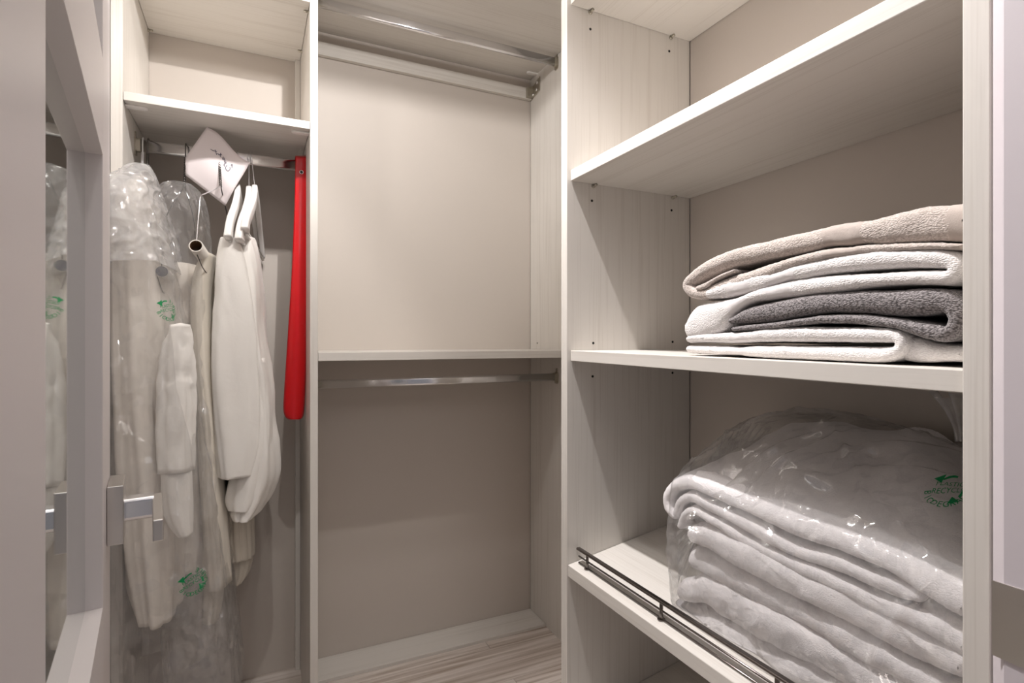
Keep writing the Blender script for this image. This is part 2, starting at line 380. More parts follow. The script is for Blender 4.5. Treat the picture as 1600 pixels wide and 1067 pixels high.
# ------------------------------------------------------------------ middle cabinet
cm = thing('closet_cabinet', 'wide middle closet cabinet, empty, with two chrome rods and one shelf', 'cabinet', (.6, YM, 0))
box('side_panel', (XP0, XP1), (YM, YB), (ZF, ZT - .002), LAM[2], cm, label='upright divider panel')
box('side_panel', (XRB, XRB + .02), (YL + TP, YB), (ZF, ZT - .002), LAM[2], cm)
box('back_panel', (XP1, XRB), (YB + .001, YB + .011), (ZF, ZT - .002), BACK, cm, 0)
box('top_shelf', (XP1 + .001, XRB - .001), (1.144, YB), (1.0916, 1.1166), LAM[0], cm, label='deep upper corner shelf')
box('shelf', (XP1 + .001, XRB - .001), (YM + .002, YB), (-.0565, -.0315), LAM[0], cm)
box('hanging_cleat', (XP1 + .001, XRB - .001), (YB - .018, YB), (1.003, 1.049), LAM[0], cm)
zr1 = at(690, 52, Y=1.80).z - H
oval_rod(cm, XP1, XRB, 1.80, zr1, .032, .015)
zr2 = .5 * (at(500, 599, Y=1.80).z + at(870, 590, Y=1.80).z) - H
oval_rod(cm, XP1, XRB, 1.80, zr2, .028, .015)
clip(cm, XRB, YB - .06, 1.0914, -1)
# suspension bracket in the rear top corner
q = at(838, 138, X=XRB)
bk = hexa('wall_bracket', [(XRB - .004, q.y - .035, q.z - .022), (XRB, q.y - .035, q.z - .022), (XRB, q.y + .05, q.z - .036), (XRB - .004, q.y + .05, q.z - .036),
      (XRB - .004, q.y - .035, q.z + .034), (XRB, q.y - .035, q.z + .034), (XRB, q.y + .03, q.z + .016), (XRB - .004, q.y + .03, q.z + .016)], GALV, cm, .001, label='zinc cabinet hanging bracket with screws')
hexa('hook_plate', [(XRB - .03, q.y + .02, q.z - .03), (XRB - .004, q.y + .02, q.z - .03), (XRB - .004, q.y + .055, q.z - .03), (XRB - .03, q.y + .055, q.z - .03),
      (XRB - .03, q.y + .02, q.z + .008), (XRB - .004, q.y + .02, q.z + .016), (XRB - .004, q.y + .055, q.z + .016), (XRB - .03, q.y + .055, q.z + .008)], GALV, bk, .001)
for dy, dz in ((-.018, .014), (-.012, -.012), (.018, -.02)):
    V, Fc = disc((XRB - .006, q.y + dy, q.z + dz), (1, 0, 0), .006, .005); put('screw', V, Fc, CHROME, bk, True)
pin_holes(cm, [(XRB - .0005, at(839.5, 536, X=XRB).y, at(839.5, 536, X=XRB).z)], (1, 0, 0))
box('base_board', (XP1 + .001, XRB - .001), (1.885, YB), (ZF, ZF + .012), LAM[0], cm, .0015)

# ------------------------------------------------------------------ right cabinet of open shelves
cr_ = thing('closet_cabinet', 'right closet cabinet of open shelves holding towels, with drilled side panel', 'cabinet', (.85, .7, 0))
box('side_panel', (XF, XRB), (YL, YL + TP), (ZF, ZT - .002), LAM[2], cr_)
box('side_panel', (XF, XRB), (YRE - .024, YRE), (ZF, ZT - .002), LAM[2], cr_)
box('back_panel', (XRB + .0005, XRB + .009), (YRE, YL - .0018), (ZF, ZT - .002), BACK, cr_, 0)
def shelf_r(zl, zr, th, x0=XSF, tan=0.0, name='shelf', dxx=0, x1=XRB - .001, label=None):
    """zl, zr: height of the top face at the far and the near end"""
    y0, y1 = YRE + .001, YL - .001
    up = lambda x: tan * (x - x0)
    c = [(x0, y0, zr - th + H), (x1, y0, zr - th + up(x1) + H), (x1, y1, zl - th + up(x1) + H), (x0, y1, zl - th + H)]
    c += [(a, b, z + th) for a, b, z in c]
    return hexa(name, c, LAM[1], cr_, .0012, label)
shelf_r(.8195, .8195, .0247)
shelf_r(.404, .404, .0252)
ZCL, ZCR = -.0212, -.0297
shelf_r(ZCL, ZCR, .0247)
TAN = .171
SZ = -.5255
shelf_r(SZ, SZ, .0275, XF + .002, TAN, 'slanted_shelf', label='shelf sloping down to the front')
shelf_r(-.895, -.895, .0275, XF + .002, TAN, 'slanted_shelf', label='shelf sloping down to the front')
zlean = lambda x: SZ + TAN * (x - XF - .002)
PA = [(922, 20), (1048, 55)]; PB = [(927, 287), (1051, 305)]
shelf_pins(cr_, [(at(*p, Y=YL).x, YL, .7912 + H) for p in PA] + [(at(*p, Y=YL).x, YL, .3752 + H) for p in PB], (0, -1, 0))
pin_holes(cr_, [at(*p, Y=YL - .0004) for p in ((922.5, 45.5), (1045.8, 80), (925, 313.5), (1049.3, 328.5), (927, 536), (1051, 534), (926, 588), (1050.8, 582.5))], (0, 1, 0))
# shoe fence along the slanted shelf
FX = .690
fr = [(FX, 1.088), (FX, YRE + .006)]
zt = at(897.5, 853.8, X=FX).z - H
V, Fc = sweep([(FX + .002, 1.092, zt + H), (FX + .002, YRE + .004, zt + H)], rrect(.011, .006, .0025), (0, 0, 1))
rail = put('fence_rail', V, Fc, GUNM, cr_, False, label='dark metal shoe fence of three bars')
zb2 = zt - .0155; zb3 = zt - .0305
for zz, xx in ((zb2, FX), (zb3, FX)):
    V, Fc = sweep([(xx, 1.086, zz + H), (xx, YRE + .006, zz + H)], circ(.0021, 10), (0, 0, 1)); put('bar', V, Fc, GUNM, rail, True)
for yy in (1.05, .80, .55, .345):
    V, Fc = sweep([(FX, yy, zlean(FX) + H), (FX, yy, zt + H)], rrect(.004, .008, .0015), (0, 1, 0)); 
    V2, F2 = disc((FX, yy, zlean(FX) + .001 + H), (0, 0, 1), .0075, .002)
    put('post', *join([(V, Fc), (V2, F2)]), GUNM, rail)

# ------------------------------------------------------------------ door leaf standing open on the left, framed mirror, lever handle
A = Vector((-.205, 1.046, 0)); D = Vector((-.1439, .9896, 0)).normalized(); NR = Vector((D.y, -D.x, 0))     # along the leaf, out of its face
Hg = A - D * .79
door = thing('door_1', None, None, (Hg.x, Hg.y, 0), kind='structure')
def dbox(name, s, n, z, mat, parent, bev=.001, label=None):
    P = lambda a, b, c: Hg + D * a + NR * b + Vector((0, 0, c + H))
    c = [P(a, b, z0) for z0 in z for a, b in ((s[0], n[0]), (s[1], n[0]), (s[1], n[1]), (s[0], n[1]))]
    return hexa(name, c, mat, parent, bev, label)
TH = .04; RC = .019
s1, s2 = .155, .637
zm0, zm1 = -.357, .250
dz0, dz1 = ZF + .01, .92
dbox('stile', (0, s1), (-TH, 0), (dz0, dz1), DOORP, door)
dbox('stile', (s2, .79), (-TH, 0), (dz0, dz1), DOORP, door)
dbox('rail', (s1, s2), (-TH, 0), (zm1, zm1 + .13), DOORP, door, .0006)
dbox('rail', (s1, s2), (-TH, 0), (zm0 - .13, zm0), DOORP, door, .0006)
dbox('rail', (s1, s2), (-TH, 0), (dz0, dz0 + .2), DOORP, door, .0006)
dbox('rail', (s1, s2), (-TH, 0), (dz1 - .12, dz1), DOORP, door, .0006)
m, nt, b = new_mat('mirror_glass'); b.inputs['Base Color'].default_value = (.62, .66, .64, 1); b.inputs['Metallic'].default_value = 1; b.inputs['Roughness'].default_value = .03
MIRR = m
for a0, a1 in ((zm0, zm1), (dz0 + .2, zm0 - .13), (zm1 + .13, dz1 - .12)):
    dbox('mirror_pane', (s1, s2), (-TH, -RC), (a0, a1), MIRR, door, 0, 'mirror glass')
hd = dbox('handle', (.703, .790 - .004), (0.0005, .0205), (-.2965, -.2105), SATIN, door, .0012, 'square satin nickel lever handle')
zl = -.257
P0 = Hg + D * .752
V, Fc = sweep([P0 + NR * .0205 + Vector((0, 0, zl + H)), P0 + NR * .0575 + Vector((0, 0, zl + H))], rrect(.032, .034, .006, 4), (0, 0, 1))
put('spindle', V, Fc, CHROME, hd, False)
dbox('lever', (.752 - .14, .752 + .018), (.0555, .068), (zl - .0165, zl + .0135), SATIN, hd, .0015)

# ------------------------------------------------------------------ folded towels
def ribbon(pts, X0, X1, tan=0.0, rise=None, step=.0032, nx=14, seed=0, amp=.004, front=.014, fz=None, bands=(), ym=None, fuzz=.00045):
    """a layer of thick cloth: its run traced as (px, py, thickness px) on the plane X0, carried back to X1 with a rounded front fold.
    bands: (px_from, px_to) of the run, by centre line, that are woven flat"""
    C = []
    for px, py, th in pts:
        p = at(px, py, X=X0); q = at(px, py + th, X=X0); C.append((p.y, p.z, (p.z - q.z), px))
    C2 = [(0, a, b_, c_, d_) for a, b_, c_, d_ in C]
    Cs = []
    sp = spline([(a, b_, 0, c_, d_) for a, b_, c_, d_ in C], step=step)
    n = len(sp); loop = []
    hw = 4
    for i, (y, z, _, th, px) in enumerate(sp):
        a = sp[max(i - 1, 0)]; c = sp[min(i + 1, n - 1)]
        ty, tz = c[0] - a[0], c[1] - a[1]; l = math.hypot(ty, tz) or 1
        loop.append((y, z, -tz / l, ty / l, th / 2, px))
    # section: up one side, round the end, back on the other
    sec = []
    def endcap(k, sgn):
        y, z, ny, nz, h, px = loop[k]; ty, tz = nz * sgn, -ny * sgn
        for j in range(1, 5):
            a = math.pi * j / 5 - math.pi / 2
            sec.append((y + ty * h * math.cos(a) * .8 + ny * h * -math.sin(a) * sgn, z + tz * h * math.cos(a) * .8 + nz * h * -math.sin(a) * sgn, y, z, px))
    for y, z, ny, nz, h, px in loop: sec.append((y + ny * h, z + nz * h, y, z, px))
    endcap(n - 1, 1)
    for y, z, ny, nz, h, px in reversed(loop): sec.append((y - ny * h, z - nz * h, y, z, px))
    endcap(0, -1)
    m = len(sec); xs = []
    fr = 8
    rj = random.Random(seed)
    for i in range(fr):
        a = math.pi / 2 * i / (fr - 1); xs.append((X0 + front * (1 - math.sin(a)) - 0, .12 + .88 * math.sin(a) ** .8 if i else .0))
    xs = [(X0 + front * (1 - math.sin(math.pi / 2 * i / (fr - 1))) if False else X0 + front * (1 - math.cos(math.pi / 2 * i / (fr - 1))) , math.sin(math.pi / 2 * i / (fr - 1)) ** .75) for i in range(fr)]
    for i in range(1, nx + 1): xs.append((X0 + front + (X1 - X0 - front) * i / nx, 1.0))
    V = []; Fc = []; mi = []
    for x, k in xs:
        kk = max(k, .08)
        for y, z, cy, cz, px in sec:
            yy = cy + (y - cy) * kk; zz = cz + (z - cz) * kk
            v = Vector((x, yy, zz))
            d = noise.noise_vector(Vector((x * 9, yy * 9, zz * 14)) + Vector((seed * 3.1, 0, 0))) * amp + noise.noise_vector(v * 38 + Vector((0, seed, 0))) * amp * .35
            v += d
            v += Vector((rj.uniform(-1, 1), rj.uniform(-1, 1), rj.uniform(-1, 1))) * fuzz
            v.z += tan * (x - X0)
            if rise and z > cz: v.z += rise(x, yy)
            if ym is not None and v.y < ym: v.y = ym
            if fz:
                lo = fz(v.x, v.y) + H + .001
                if v.z < lo: v.z = lo
            V.append(v)
    for i in range(len(xs) - 1):
        for j in range(m):
            Fc.append((i * m + j, i * m + (j + 1) % m, (i + 1) * m + (j + 1) % m, (i + 1) * m + j))
            px = sec[j][4]; side = j < len(loop)
            mi.append(1 if any(a <= px <= b_ for a, b_ in bands) else 0)
    # front strip between the two sides
    for i in range(n - 1):
        a, b_ = i, i + 1; c = 2 * n + 4 - 1 - i; d = c - 1
        Fc.append((b_, a, c, d)); mi.append(1 if any(u <= loop[i][5] <= w for u, w in bands) else 0)
    return V, Fc, mi
def towel(name, label, cat, ribs, mats, group=None):
    V, Fc, MI = [], [], []
    for v, f, mi in ribs:
        o = len(V); V += v; Fc += [tuple(i + o for i in q) for q in f]; MI += mi
    zmin = min(v.z for v in V); c = Vector((sum(v.x for v in V) / len(V), sum(v.y for v in V) / len(V), zmin))
    o = put(name, V, Fc, None, None, True, base=c, mats=mats, midx=MI)
    return tag(o, label, cat, group)
shC = lambda x, y: ZCR + (ZCL - ZCR) * (y - YRE) / (YL - YRE)
TX = .70; TXB = 1.0; TYM = YRE + .006
g = 'towels stacked on the middle shelf'
towel('towel', 'white towel at the bottom of the stack, lying flat on the shelf', 'towel', [
    ribbon([(1074, 546, 12), (1100, 547, 14), (1135, 548, 14), (1150, 549, 12), (1166, 549, 17), (1200, 550, 20), (1260, 552, 22), (1320, 553, 24), (1370, 554, 24), (1394, 549, 22), (1402, 538, 20), (1394, 526, 20),
            (1370, 523, 24), (1320, 522, 24), (1260, 522, 24), (1200, 523, 22), (1165, 526, 18), (1130, 528, 16), (1095, 528, 14), (1074, 530, 12)], TX, TXB, seed=1, amp=.002, fz=shC, ym=TYM, bands=((1136, 1163),)),
    ribbon([(1404, 543, 36), (1425, 546, 40), (1450, 550, 32), (1480, 552, 26), (1500, 553, 24)], TX + .012, TXB, seed=2, amp=.002, fz=shC, ym=TYM)], [TW_WHITE, BAND_W], g)
towel('towel', 'dark grey towel folded between the two white towels', 'towel', [
    ribbon([(1138, 501, 10), (1165, 492, 26), (1200, 486, 32), (1250, 478, 33), (1300, 473, 32), (1350, 471, 35), (1400, 472, 40), (1440, 471, 42), (1472, 472, 34), (1488, 486, 30), (1489, 504, 28), (1474, 520, 24),
            (1445, 516, 24), (1400, 504, 17), (1340, 498, 16), (1280, 500, 13), (1220, 507, 12), (1170, 511, 10), (1142, 513, 8)], TX, TXB, seed=3, amp=.0025, ym=TYM)], [TW_GREY, TW_GREY], g)
towel('towel', 'white towel under the beige one, its corner flap hanging over the left end', 'towel', [
    ribbon([(1104, 459, 18), (1130, 452, 28), (1160, 444, 30), (1190, 438, 28), (1198, 436, 22), (1215, 432, 20), (1232, 427, 22), (1245, 424, 26), (1280, 416, 26), (1323, 410, 29), (1370, 406, 30), (1407, 405, 30), (1450, 403, 32),
            (1478, 406, 30), (1490, 419, 26), (1478, 433, 25), (1441, 434, 23), (1400, 436, 22), (1365, 438, 22), (1310, 442, 26), (1260, 446, 27), (1200, 456, 24), (1172, 463, 18), (1150, 474, 20), (1132, 484, 34), (1110, 497, 52), (1088, 505, 54), (1075, 515, 34)],
           TX, TXB, seed=4, amp=.0022, ym=TYM, bands=((1195, 1236), (1133, 1166)))], [TW_WHITE, BAND_W], g)
towel('towel', 'beige towel on top of the stack, with smooth woven bands', 'towel', [
    ribbon([(1503, 347, 60), (1470, 349, 56), (1428, 351, 54), (1380, 358, 44), (1350, 361, 36), (1300, 366, 34), (1285, 369, 33), (1260, 376, 33), (1200, 388, 29), (1150, 399, 27), (1110, 415, 25), (1082, 432, 22), (1071, 445, 20), (1080, 458, 19),
            (1100, 459, 20), (1130, 445, 24), (1180, 428, 24), (1230, 412, 20), (1290, 397, 18), (1340, 389, 16), (1400, 386, 13), (1460, 385, 11), (1500, 385, 9)], TX, TXB, seed=5, amp=.003, ym=TYM, bands=((1284, 1346), (1481, 1520))),
    ribbon([(1088, 450, 7), (1100, 446, 9), (1112, 438, 6), (1128, 430, 6), (1145, 423, 5)], TX - .002, TXB - .1, seed=6, amp=.001, front=.004, fuzz=0)], [TW_BEIGE, BAND_B], g)

# ------------------------------------------------------------------ towels in the clear bag on the slanted shelf
BX = .735; BXB = 1.0
lean = lambda x, y: zlean(x)
def mound(x, y):
    s = max(0, (x - BX) / (BXB - BX)); u = (y - .33) / (.80 - .33)
    return .085 * (s ** .75) * max(0, math.sin(math.pi * min(1, max(0, .12 + .86 * u)))) ** .6 * (.85 + .3 * noise.noise(Vector((x * 7, y * 7, 0)))) - .016 * s * math.exp(-((y - .70 + (x - BX) * .9) / .03) ** 2) + .014 * s * noise.noise(Vector((x * 16, y * 13, 4)))
g2 = 'bath towels packed in the clear bag'
towel('bath_towel', 'bottom white bath towel in the clear bag, crumpled against the shoe fence', 'towel', [
    ribbon([(1062, 932, 34), (1090, 926, 44), (1130, 946, 60), (1190, 982, 66), (1260, 1020, 70), (1340, 1065, 74), (1420, 1105, 78), (1496, 1140, 80)], BX, BXB, TAN, seed=11, amp=.012, front=.03, fz=lean, ym=TYM),
    ribbon([(1056, 968, 40), (1100, 985, 60), (1170, 1022, 60), (1260, 1070, 60), (1340, 1120, 60), (1496, 1210, 60)], BX + .004, BXB, TAN, seed=12, amp=.01, front=.03, fz=lean, ym=TYM)], [TW_BAG, TW_BAG], g2)
towel('bath_towel', 'middle white bath towel in the clear bag, folded in two thick lobes', 'towel', [
    ribbon([(1076, 838, 26), (1100, 840, 40), (1140, 862, 48), (1200, 895, 52), (1260, 925, 52), (1330, 960, 54), (1400, 995, 56), (1450, 1022, 54), (1496, 1046, 50)], BX - .004, BXB, TAN, seed=13, amp=.006, front=.025, ym=TYM),
    ribbon([(1076, 878, 30), (1100, 886, 42), (1140, 906, 46), (1200, 938, 46), (1270, 974, 46), (1350, 1018, 46), (1430, 1062, 44), (1496, 1096, 40)], BX + .004, BXB, TAN, seed=14, amp=.007, front=.03, ym=TYM)], [TW_BAG, TW_BAG], g2)
towel('bath_towel', 'top white bath towel in the clear bag, its rolled layers showing at the left fold', 'towel', [
    ribbon([(1500, 948, 44), (1460, 925, 40), (1386, 882, 36), (1314, 852, 34), (1250, 833, 32), (1190, 803, 30), (1142, 780, 28), (1100, 762, 25), (1074, 756, 24), (1050, 762, 22), (1039, 778, 20), (1042, 797, 18), (1052, 808, 14)], BX, BXB, TAN, mound, seed=15, amp=.004, front=.022, ym=TYM),
    ribbon([(1431, 936, 20), (1403, 925, 28), (1356, 905, 27), (1303, 882, 26), (1250, 866, 22), (1190, 838, 22), (1142, 812, 20), (1110, 795, 18), (1078, 779, 16), (1060, 786, 16), (1052, 806, 14)], BX, BXB, TAN, seed=16, amp=.003, front=.014, ym=TYM),
    ribbon([(1500, 1010, 40), (1460, 985, 36), (1420, 966, 30), (1356, 940, 27), (1293, 910, 26), (1250, 891, 22), (1190, 862, 22), (1150, 840, 20), (1120, 820, 17), (1085, 799, 14), (1068, 806, 15), (1060, 824, 12)], BX, BXB, TAN, seed=17, amp=.003, front=.014, ym=TYM)], [TW_BAG, BAND_W], g2)

def bag_surface():
    """clear film over the pile: stations along Y, each an arch from the shelf over the pile to the back"""
    st = []
    prof_px = [(1026, 742, 0), (1036, 727, 1), (1060, 712, 1), (1100, 706, 1)]
    NY, NX = 170, 130
    rc = random.Random(5)
    welts = [(rc.uniform(0, 1), rc.uniform(.05, .95), rc.uniform(-1.2, 1.2), rc.uniform(.10, .3), rc.uniform(.003, .007), rc.choice((.006, .009, .013))) for _ in range(34)]
    V = []; Fc = []
    y0, y1 = .833, YRE + .004
    for i in range(NY + 1):
        u = i / NY; y = y0 + (y1 - y0) * u
        e = min(1, u / .06) ** .5; er = 1.0
        ztop_f = -.262 - .012 * math.sin(u * 7) - .03 * (1 - e) - .01 * u
        ztop_b = -.262 + (.165 - .06 * u) * max(0, math.sin(math.pi * min(1, .10 + .84 * u))) ** .5
        xb = XRB - .012
        for j in range(NX + 1):
            v = j / NX
            if v < .42:                                   # front
                k = v / .42
                x = BX - .017 - .014 * math.sin(math.pi * k) + .012 * (1 - k) * 0 + .05 * (1 - e)
                z = (zlean(BX) + .002) * (1 - k) + ztop_f * k
            else:
                k = (v - .42) / .58
                x = BX - .017 + .05 * (1 - e) + (xb - BX + .017 - .05 * (1 - e)) * k
                z = ztop_f + (ztop_b - ztop_f) * (1 - (1 - min(1, k * 1.25)) ** 1.7) - .05 * max(0, k - .75) * 2
            p = Vector((x, y, z))
            w = noise.noise(Vector((x * 14, y * 9, z * 14))) * .006 + abs(noise.noise(Vector((x * 30 + z * 20, y * 22, z * 18)))) * -.006 + noise.noise(Vector((x * 70 + y * 40, y * 60, z * 70))) * .0022
            for wu, wv, wa, wl, wh, ww in welts:
                du_, dv_ = u - wu, (v - wv) * 1.1; al = du_ * math.cos(wa) + dv_ * math.sin(wa); ac = -du_ * math.sin(wa) + dv_ * math.cos(wa) + .12 * al * al / wl
                if abs(al) < wl and abs(ac) < 3 * ww: w += wh * math.exp(-(ac / ww) ** 2) * (1 - (al / wl) ** 2)
            nrm = Vector((-1, .15 * (1 - e) * 3, .1)) if v < .42 else Vector((-.25, 0, 1))
            p += nrm.normalized() * w
            p.y = max(p.y + (.012 * noise.noise(Vector((v * 9, 3, u))) if i < 4 else 0), YRE + .003)
            p.x = min(p.x, XRB - .006); p.z = max(p.z, zlean(p.x) + .001)
            V.append((p.x, p.y, p.z + H))
    for i in range(NY):
        for j in range(NX):
            a = i * (NX + 1) + j; Fc.append((a, a + 1, a + NX + 2, a + NX + 1))
    # far end of the bag gathered in
    c = len(V); 
    ring = [j for j in range(NX + 1)]
    ctr = Vector((.86, .85, -.36 + H)); inner = []
    for r in range(1, 5):
        k = r / 5
        for j in ring:
            q = Vector(V[j]).lerp(ctr, k); q.y += .012 * math.sin(j * 1.3 + r) * (1 - k) + .008
            q.z = max(q.z, zlean(q.x) + .001 + H); inner.append(tuple(q))
    V += inner
    prev = ring
    for r in range(4):
        cur = [c + r * (NX + 1) + j for j in ring]
        for j in range(NX): Fc.append((prev[j + 1], prev[j], cur[j], cur[j + 1]))
        prev = cur
    return V, Fc
bag = thing('plastic_bag', 'clear plastic bag with green print packed with white bath towels on slanted shelf', 'bag', (.87, .58, zlean(.87) + H))
BV, BF = bag_surface()
put('film', BV, BF, FILM_B, bag, True)

V = []; Fc = []
for i in range(13):
    for j in range(9):
        u, v = i / 12, j / 8
        p = at(1492 - 42 * v * v + (14 + 42 * v * v) * u, 690 - 78 * v + 6 * math.sin(u * 3) * v, X=.88)
        p.x += .012 * math.sin(u * 15) * (.3 + v); V.append((p.x, max(p.y, YRE + .003), p.z + .004 * math.sin(u * 11) * v))
for i in range(12):
    for j in range(8): a = i * 9 + j; Fc.append((a, a + 1, a + 10, a + 9))
put('gathered_corner', V, Fc, FILM_W, bag, True)

# printed recycling mark, laid on the film
from mathutils.bvhtree import BVHTree
def text_mesh(s, size):
    cu = bpy.data.curves.new('print', 'FONT'); cu.body = s; cu.size = size; cu.align_x = 'CENTER'; cu.resolution_u = 2
    o = bpy.data.objects.new('print', cu); COL.objects.link(o)
    dg = bpy.context.evaluated_depsgraph_get(); me = bpy.data.meshes.new_from_object(o.evaluated_get(dg))
    V = [v.co.copy() for v in me.vertices]; Fc = [tuple(p.vertices) for p in me.polygons]
    bpy.data.objects.remove(o); bpy.data.curves.remove(cu); bpy.data.meshes.remove(me)
    return V, Fc
def recycling_mark(R):
    """flat (u, v) shapes: ring of letters, two arrow heads, a banner of letters across"""
    parts = []
    word = 'BIODEGRADABLE '
    for i, ch in enumerate(word):
        if ch == ' ': continue
        a = math.radians(215 + i * 250 / len(word)); v, f = text_mesh(ch, R * .42)
        parts.append(([Vector((R * 1.0 * math.cos(a) + (p.x * -math.sin(a) - (p.y - R * .1) * -math.cos(a)), R * math.sin(a) + (p.x * math.cos(a) + (p.y - R * .1) * math.sin(a)) , 0)) if False else
                       Vector(((R - p.y) * math.cos(a) - p.x * math.sin(a), (R - p.y) * math.sin(a) + p.x * math.cos(a), 0)) for p in v], f))
    for k, wd in ((.16, 'PLASTIC'), (-.18, 'RECYCLE')):
        v, f = text_mesh(wd, R * .34)
        ca, sa = math.cos(math.radians(24)), math.sin(math.radians(24))
        parts.append(([Vector((p.x * ca - (p.y + k * R) * sa, p.x * sa + (p.y + k * R) * ca, 0)) for p in v], f))
    for cx, cy, an in ((-.72, .3, 200), (.62, -.42, 20)):
        a = math.radians(an); tri = [(.28, 0), (-.14, .26), (-.2, -.22)]
        parts.append(([Vector((R * (cx + x * math.cos(a) - y * math.sin(a)), R * (cy + x * math.sin(a) + y * math.cos(a)), 0)) for x, y in tri], [(0, 1, 2)]))
    # arc sweeps
    for a0, a1 in ((95, 150), (-10, 20)):
        vv = []; ff = []
        for i in range(9):
            a = math.radians(a0 + (a1 - a0) * i / 8); vv += [Vector((R * .62 * math.cos(a), R * .62 * math.sin(a), 0)), Vector((R * .72 * math.cos(a), R * .72 * math.sin(a), 0))]
        for i in range(8): ff.append((2 * i, 2 * i + 1, 2 * i + 3, 2 * i + 2))
        parts.append((vv, ff))
    return join(parts)
def lay_on(name, surfV, surfF, px, py, du, flat, mat, parent, lift=.0008):
    """a flat print pressed onto the film where the line of sight through (px, py) meets it; du: the way its lettering runs"""
    bv = BVHTree.FromPolygons([Vector(v) for v in surfV], surfF)
    r = ray(px, py).normalized(); c, nn, _, _ = bv.ray_cast(Vector((0, 0, H)), r, 9)
    c0 = Vector(c); acc = Vector()
    for dx in (-12, 0, 12):                       # mean facing of the creased film round the print
        for dy in (-12, 0, 12):
            h = bv.ray_cast(Vector((0, 0, H)), ray(px + dx, py + dy).normalized(), 9)
            if h[0] is not None: acc += h[1] if h[1].dot(r) < 0 else -h[1]
    nn = acc.normalized()
    du = (Vector(du) - nn * nn.dot(Vector(du))).normalized(); dv = nn.cross(du).normalized()
    V, Fc = flat; out = []
    for p in V:
        w = c0 + du * p.x + dv * p.y
        h = bv.ray_cast(w + nn * .04, -nn, .08)[0]
        out.append((h if h is not None else w) + nn * lift)
    return put(name, out, Fc, mat, parent, label='green printed recycling mark')
lay_on('printed_mark', BV, BF, 1482, 764, (0, -1, 0), (lambda m: ([Vector((p.x, p.y * 2.1, 0)) for p in m[0]], m[1]))(recycling_mark(.021)), GREEN, bag)

# ------------------------------------------------------------------ hangers
def hook(x, y_front, z_rod_top, dirn=1):
    """points of a hook laid over the flat rod, from its tip behind the rod to the front"""
    t = z_rod_top
    return [(x, RODY + .016, t - .022), (x, RODY + .0135, t - .004), (x, RODY + .004, t + .004), (x, RODY - .008, t + .0025), (x, RODY - .0135, t - .006)]
RT = RZ + RH / 2 + H
def twist(a, b, r=.0024, turns=6, wire=.0016):
    a, b = Vector(a), Vector(b); parts = []
    for ph in (0, math.pi):
        pts = []
        for i in range(turns * 8 + 1):
            k = i / (turns * 8); an = ph + 2 * math.pi * turns * k; pts.append(a.lerp(b, k) + Vector((math.cos(an) * r, math.sin(an) * r, 0)))
        parts.append(sweep(pts, circ(wire, 6), (1, .2, 0)))
    return join(parts)
def wire_hanger(label, px, hook_m, body_m, ny, near, far, top=None, group='wire hangers on the left rod', rw=.0014):
    """hook at column px of the rod; ny: neck bottom; near, far: shoulder points toward and away from the doorway"""
    x = at(px, 240, Y=RODY - .012).x
    t = thing('wire_hanger', label, 'hanger', (x, RODY, RT), group)
    hk = [Vector(p) for p in hook(x, 0, RT)]
    n0 = top or Vector((x, RODY - .0125, RT - .042)); n1 = Vector(ny)
    V, Fc = sweep(spline(hk + [Vector((x, RODY - .0145, RT - .02)), n0], step=.003), circ(.0017, 8), (1, 0, 0)); 
    put('hook', V, Fc, hook_m, t, True)
    V, Fc = twist(n0 + Vector((0, 0, .003)), n1); put('twisted_neck', V, Fc, hook_m, t, True)
    return t, n1
Z_ = lambda px, py, Y: at(px, py, Y=Y)

